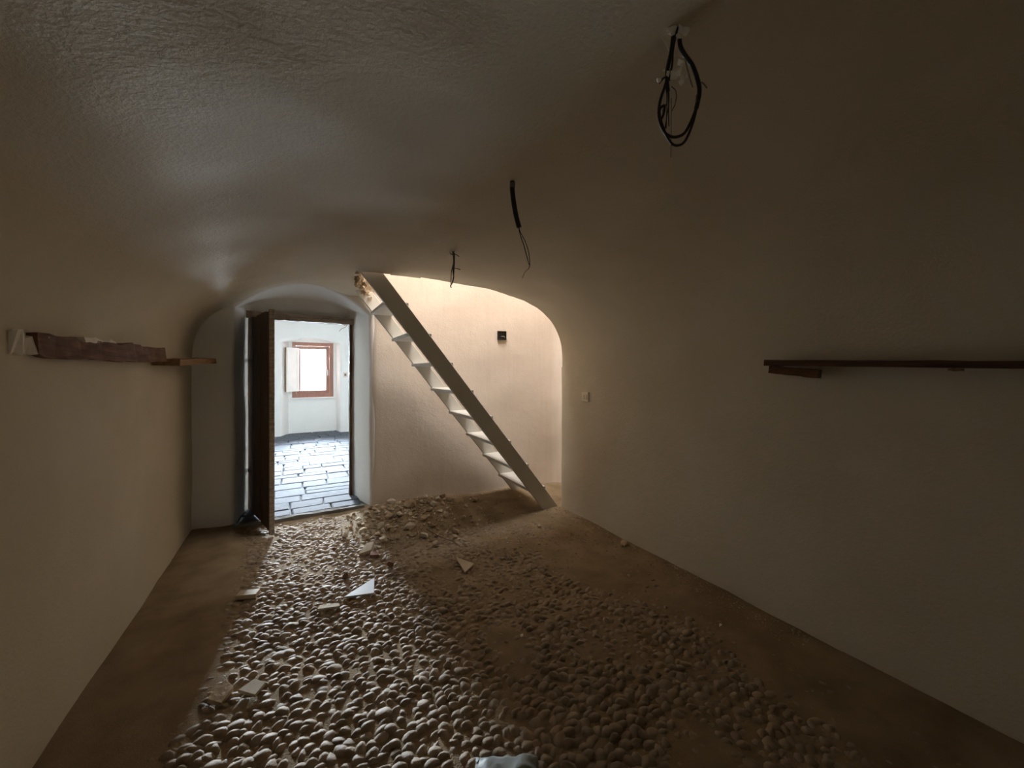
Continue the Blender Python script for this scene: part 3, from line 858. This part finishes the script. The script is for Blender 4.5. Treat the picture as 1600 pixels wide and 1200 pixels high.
while n < 225 and tries < 20000:
    tries += 1
    a = rr.uniform(0, 6.283); q = abs(rr.gauss(0, 0.62))
    x = 0.95 + 0.56 * q * math.cos(a); y = 3.84 + 0.50 * q * math.sin(a)
    if y > SW(max(x, 0.68)) - 0.05 or x < 0.42 or (y > 4.28 and x < 0.75): continue
    s = 0.013 + 0.038 * rr.random() ** 2.2
    if any((x - p[0]) ** 2 + (y - p[1]) ** 2 < ((0.72 if p[2] < 0.052 else 0.95) * (s + p[2])) ** 2 for p in placed): continue
    placed.append((x, y, s))
    pale = rr.random() < 0.4
    where = 'at the doorway end of the rubble heap' if x < 0.75 else ('at the stair end of the rubble heap' if x > 1.15 else ('on the near slope of the rubble heap' if y < 3.75 else 'on the back of the rubble heap by the wall'))
    stone(x, y, s, 'small broken %s stone %s' % ('pale' if pale else 'brown', where), 'stone', 'stones of the rubble heap', me=rr.choice(varp if pale else var), lift=0.45)
    n += 1
n = 0
while n < 60:
    x = rr.uniform(0.0, 2.2); y = rr.uniform(2.6, 4.1)
    if x < 0.55 and y < 3.2 and rr.random() < 0.6: continue
    s = 0.008 + 0.016 * rr.random() ** 2
    if any((x - p[0]) ** 2 + (y - p[1]) ** 2 < (s + p[2]) ** 2 for p in placed): continue
    placed.append((x, y, s))
    pale = rr.random() < 0.4
    where = 'in the strip of door light' if x < 0.6 else ('below the ladder stair' if y > 3.3 and x > 1.3 else 'on the brown cobbles between heap and right wall')
    stone(x, y, s, 'tiny loose %s stone %s' % ('pale' if pale else 'brown', where), 'stone', 'stones scattered around the heap', me=rr.choice(varp if pale else var), lift=0.5)
    n += 1
# grit
gv, gf = [], []
bits = []
for _ in range(5):
    me = hull_me('bit', rr, 7, (1, 0.9, 0.7))
    bits.append(([tuple(v.co) for v in me.vertices], [tuple(p.vertices) for p in me.polygons])); bpy.data.meshes.remove(me)
for k in range(4200):
    if k < 1800:
        a = rr.uniform(0, 6.283); q = abs(rr.gauss(0, 0.7)); x = 0.98 + 0.6 * q * math.cos(a); y = 3.78 + 0.5 * q * math.sin(a)
    elif k < 3500: x, y = rr.uniform(0.3, 2.4), rr.uniform(2.2, 4.2)
    else: x, y = 2.40 - abs(rr.gauss(0, 0.10)), rr.uniform(1.0, 3.3)
    if y > SW(max(x, 0.68)) - 0.02 or x < XL + 0.05 or (x > 2.41 and y < 3.3): continue
    s = rr.uniform(0.003, 0.010)
    vv, vf = rr.choice(bits); b = len(gv); t = rr.uniform(0, 6.28); ca, sa = math.cos(t), math.sin(t)
    z = surf(x, y) + s * 0.4
    gv += [(x + s * (vx * ca - vy * sa), y + s * (vx * sa + vy * ca), z + s * vz) for vx, vy, vz in vv]
    gf += [tuple(b + i for i in f) for f in vf]
o = link('grit', mesh('grit', gv, gf), M['rubble'], floor)
tag(o, 'fine crumbled grit spread around the rubble heap and along the right wall', kind='stuff')

# tile shards and named bits
def shard(name, pts, z, th, mat, label, cat, tilt=(0, 0)):
    cx_, cy_ = sum(p[0] for p in pts) / len(pts), sum(p[1] for p in pts) / len(pts)
    n_ = len(pts)
    bm = bmesh.new()
    lo = [bm.verts.new((x - cx_, y_ - cy_, 0)) for x, y_ in pts]
    hi = [bm.verts.new((x - cx_, y_ - cy_, th)) for x, y_ in pts]
    bm.faces.new(lo[::-1]); bm.faces.new(hi)
    for k in range(n_): bm.faces.new((lo[k], lo[(k + 1) % n_], hi[(k + 1) % n_], hi[k]))
    bmesh.ops.recalc_face_normals(bm, faces=bm.faces[:])
    bmesh.ops.bevel(bm, geom=bm.edges[:], offset=0.0015, segments=1, affect='EDGES')
    me = bpy.data.meshes.new(name); bm.to_mesh(me); bm.free()
    o = link(name, me, mat)
    o.location = (cx_, cy_, z); o.rotation_euler = (tilt[0], tilt[1], 0)
    tag(o, label, cat); return o
shard('tile_shard', [(0.255, 2.656), (0.430, 2.600), (0.462, 2.770)], 0.014, 0.012, M['tile'], 'white triangular tile shard lying in the door light', 'tile shard', (R(4), R(-3)))
shard('tile_shard', [(1.055, 2.775), (1.045, 2.565), (1.150, 2.640)], 0.012, 0.012, M['tile_tan'], 'tan triangular tile shard lying on the brown cobbles', 'tile shard', (R(5), R(2)))
shard('plaster_flake', [(-0.235, 2.10), (-0.165, 2.04), (-0.13, 2.09), (-0.175, 2.135)], 0.012, 0.014, M['tile_tan'], 'pale plaster flake on the near cobbles, right one of two', 'plaster flake', (R(6), 0))
shard('plaster_flake', [(-0.345, 2.10), (-0.29, 2.06), (-0.255, 2.13), (-0.29, 2.18), (-0.33, 2.16)], 0.012, 0.020, M['rubble'], 'brown plaster flake on the near cobbles at the edge of the shadow', 'plaster flake', (R(8), R(5)))
shard('plaster_slab_piece', [(-0.345, 2.955), (-0.235, 2.93), (-0.215, 2.995), (-0.325, 3.02)], 0.010, 0.028, M['tile_tan'], 'flat pale stone piece at the shadow edge left of the cobbles', 'stone', (0, R(3)))
shard('plaster_slab_piece', [(0.10, 2.585), (0.225, 2.56), (0.22, 2.60), (0.12, 2.625)], 0.010, 0.012, M['rubble_pale'], 'pale thin plaster strip below the white triangular shard', 'plaster flake', (0, R(2)))
shard('plaster_slab_piece', [(0.42, 3.225), (0.515, 3.205), (0.555, 3.30), (0.50, 3.315)], 0.012, 0.035, M['rubble_pale'], 'pale angular plaster lump in front of the rubble heap', 'plaster lump', (R(10), R(-14)))
shard('plaster_slab_piece', [(0.485, 3.125), (0.55, 3.11), (0.56, 3.165), (0.50, 3.18)], 0.012, 0.022, M['brick'], 'pinkish brick chip just in front of the pale plaster lump', 'brick chip', (R(5), R(5)))
for (x, y, s, lab) in ((0.293, 2.93, 0.030, 'red-brown brick bit behind the white tile shard'),
                       (0.600, 2.93, 0.034, 'red-brown brick bit on the right edge of the door light'),
                       (0.262, 3.40, 0.026, 'red-brown brick bit on the cobbles near the doorway')):
    stone(x, y, s, lab, 'brick bit', 'brick bits', me=hull_me('brick_bit', rr, 12, (1, 0.9, 0.9), M['brick']), name='brick_bit', lift=0.55)
stone(2.345, 2.31, 0.050, 'flat brown stone lying at the foot of the right wall', 'stone', lift=0.4, flat=0.7)
stone(0.365, 3.643, 0.042, 'grey stone in the door light before the threshold', 'stone', me=hull_me('stone', rr, 13, (1, 0.8, 0.7), M['rubble_pale']), lift=0.5)
stone(0.142, 3.70, 0.030, 'small dark stone in the door light near the door leaf', 'stone', me=hull_me('stone', rr, 13, (1, 0.8, 0.7), M['rubble']), lift=0.5)
stone(1.057, 1.788, 0.017, 'small white chip on the dark brown cobbles', 'chip', me=hull_me('white_chip', rr, 9, (1.3, 0.6, 0.4), M['crumb']), name='white_chip', lift=1.0)
stone(2.083, 1.322, 0.013, 'tiny white chip on the dark earth beside the right wall', 'chip', me=hull_me('white_chip', rr, 9, (1.2, 0.8, 0.5), M['crumb']), name='white_chip', lift=1.0)
# crumpled pale sheet piece at the near edge of the picture
bm = bmesh.new()
bmesh.ops.create_grid(bm, x_segments=14, y_segments=10, size=1)
for v in bm.verts:
    x, y_ = v.co.x, v.co.y
    v.co = (x * 0.115 + 0.012 * nz(y_, 0, 0, 3), y_ * 0.085 + 0.012 * nz(x, 3, 0, 3), 0.016 + 0.022 * (1 - x ** 4) * (1 - y_ ** 4) + 0.014 * nz(x, y_, 0, 2.6, 3))
me = bpy.data.meshes.new('crumpled_sheet'); bm.to_mesh(me); bm.free()
M['sheet'] = simple('cloudy_plastic_sheet', (0.17, 0.19, 0.18), (0.24, 0.26, 0.245), 0.55, 8.0, 20, 0.3, 0.01, 0.5)
o = link('crumpled_sheet', me, M['sheet'], smooth=True)
so_ = o.modifiers.new('thickness', 'SOLIDIFY'); so_.thickness = 0.004
o.location = (0.645, 1.185, 0.0); o.rotation_euler = (0, 0, R(-25))
tag(o, 'crumpled pale grey plastic sheet on the cobbles nearest the viewer', 'plastic sheet')
# twigs
tw = [([(0.585, 3.50, 0.030), (0.64, 3.42, 0.034), (0.70, 3.31, 0.028)], 'thin dark twig at the near left foot of the rubble heap'),
      ([(1.00, 3.36, 0.050), (1.06, 3.18, 0.040), (1.13, 3.02, 0.038), (1.15, 2.92, 0.030)], 'curved brown twig reaching out from the rubble heap'),
      ([(0.24, 4.37, 0.046), (0.33, 4.345, 0.050), (0.46, 4.32, 0.046)], 'thin straw lying on the door threshold')]
for pts, lab in tw:
    o = link('twig', tube_me('twig', pts, 0.0042, 0.0025, 6), M['wood_dark'], smooth=True); tag(o, lab, 'twig')
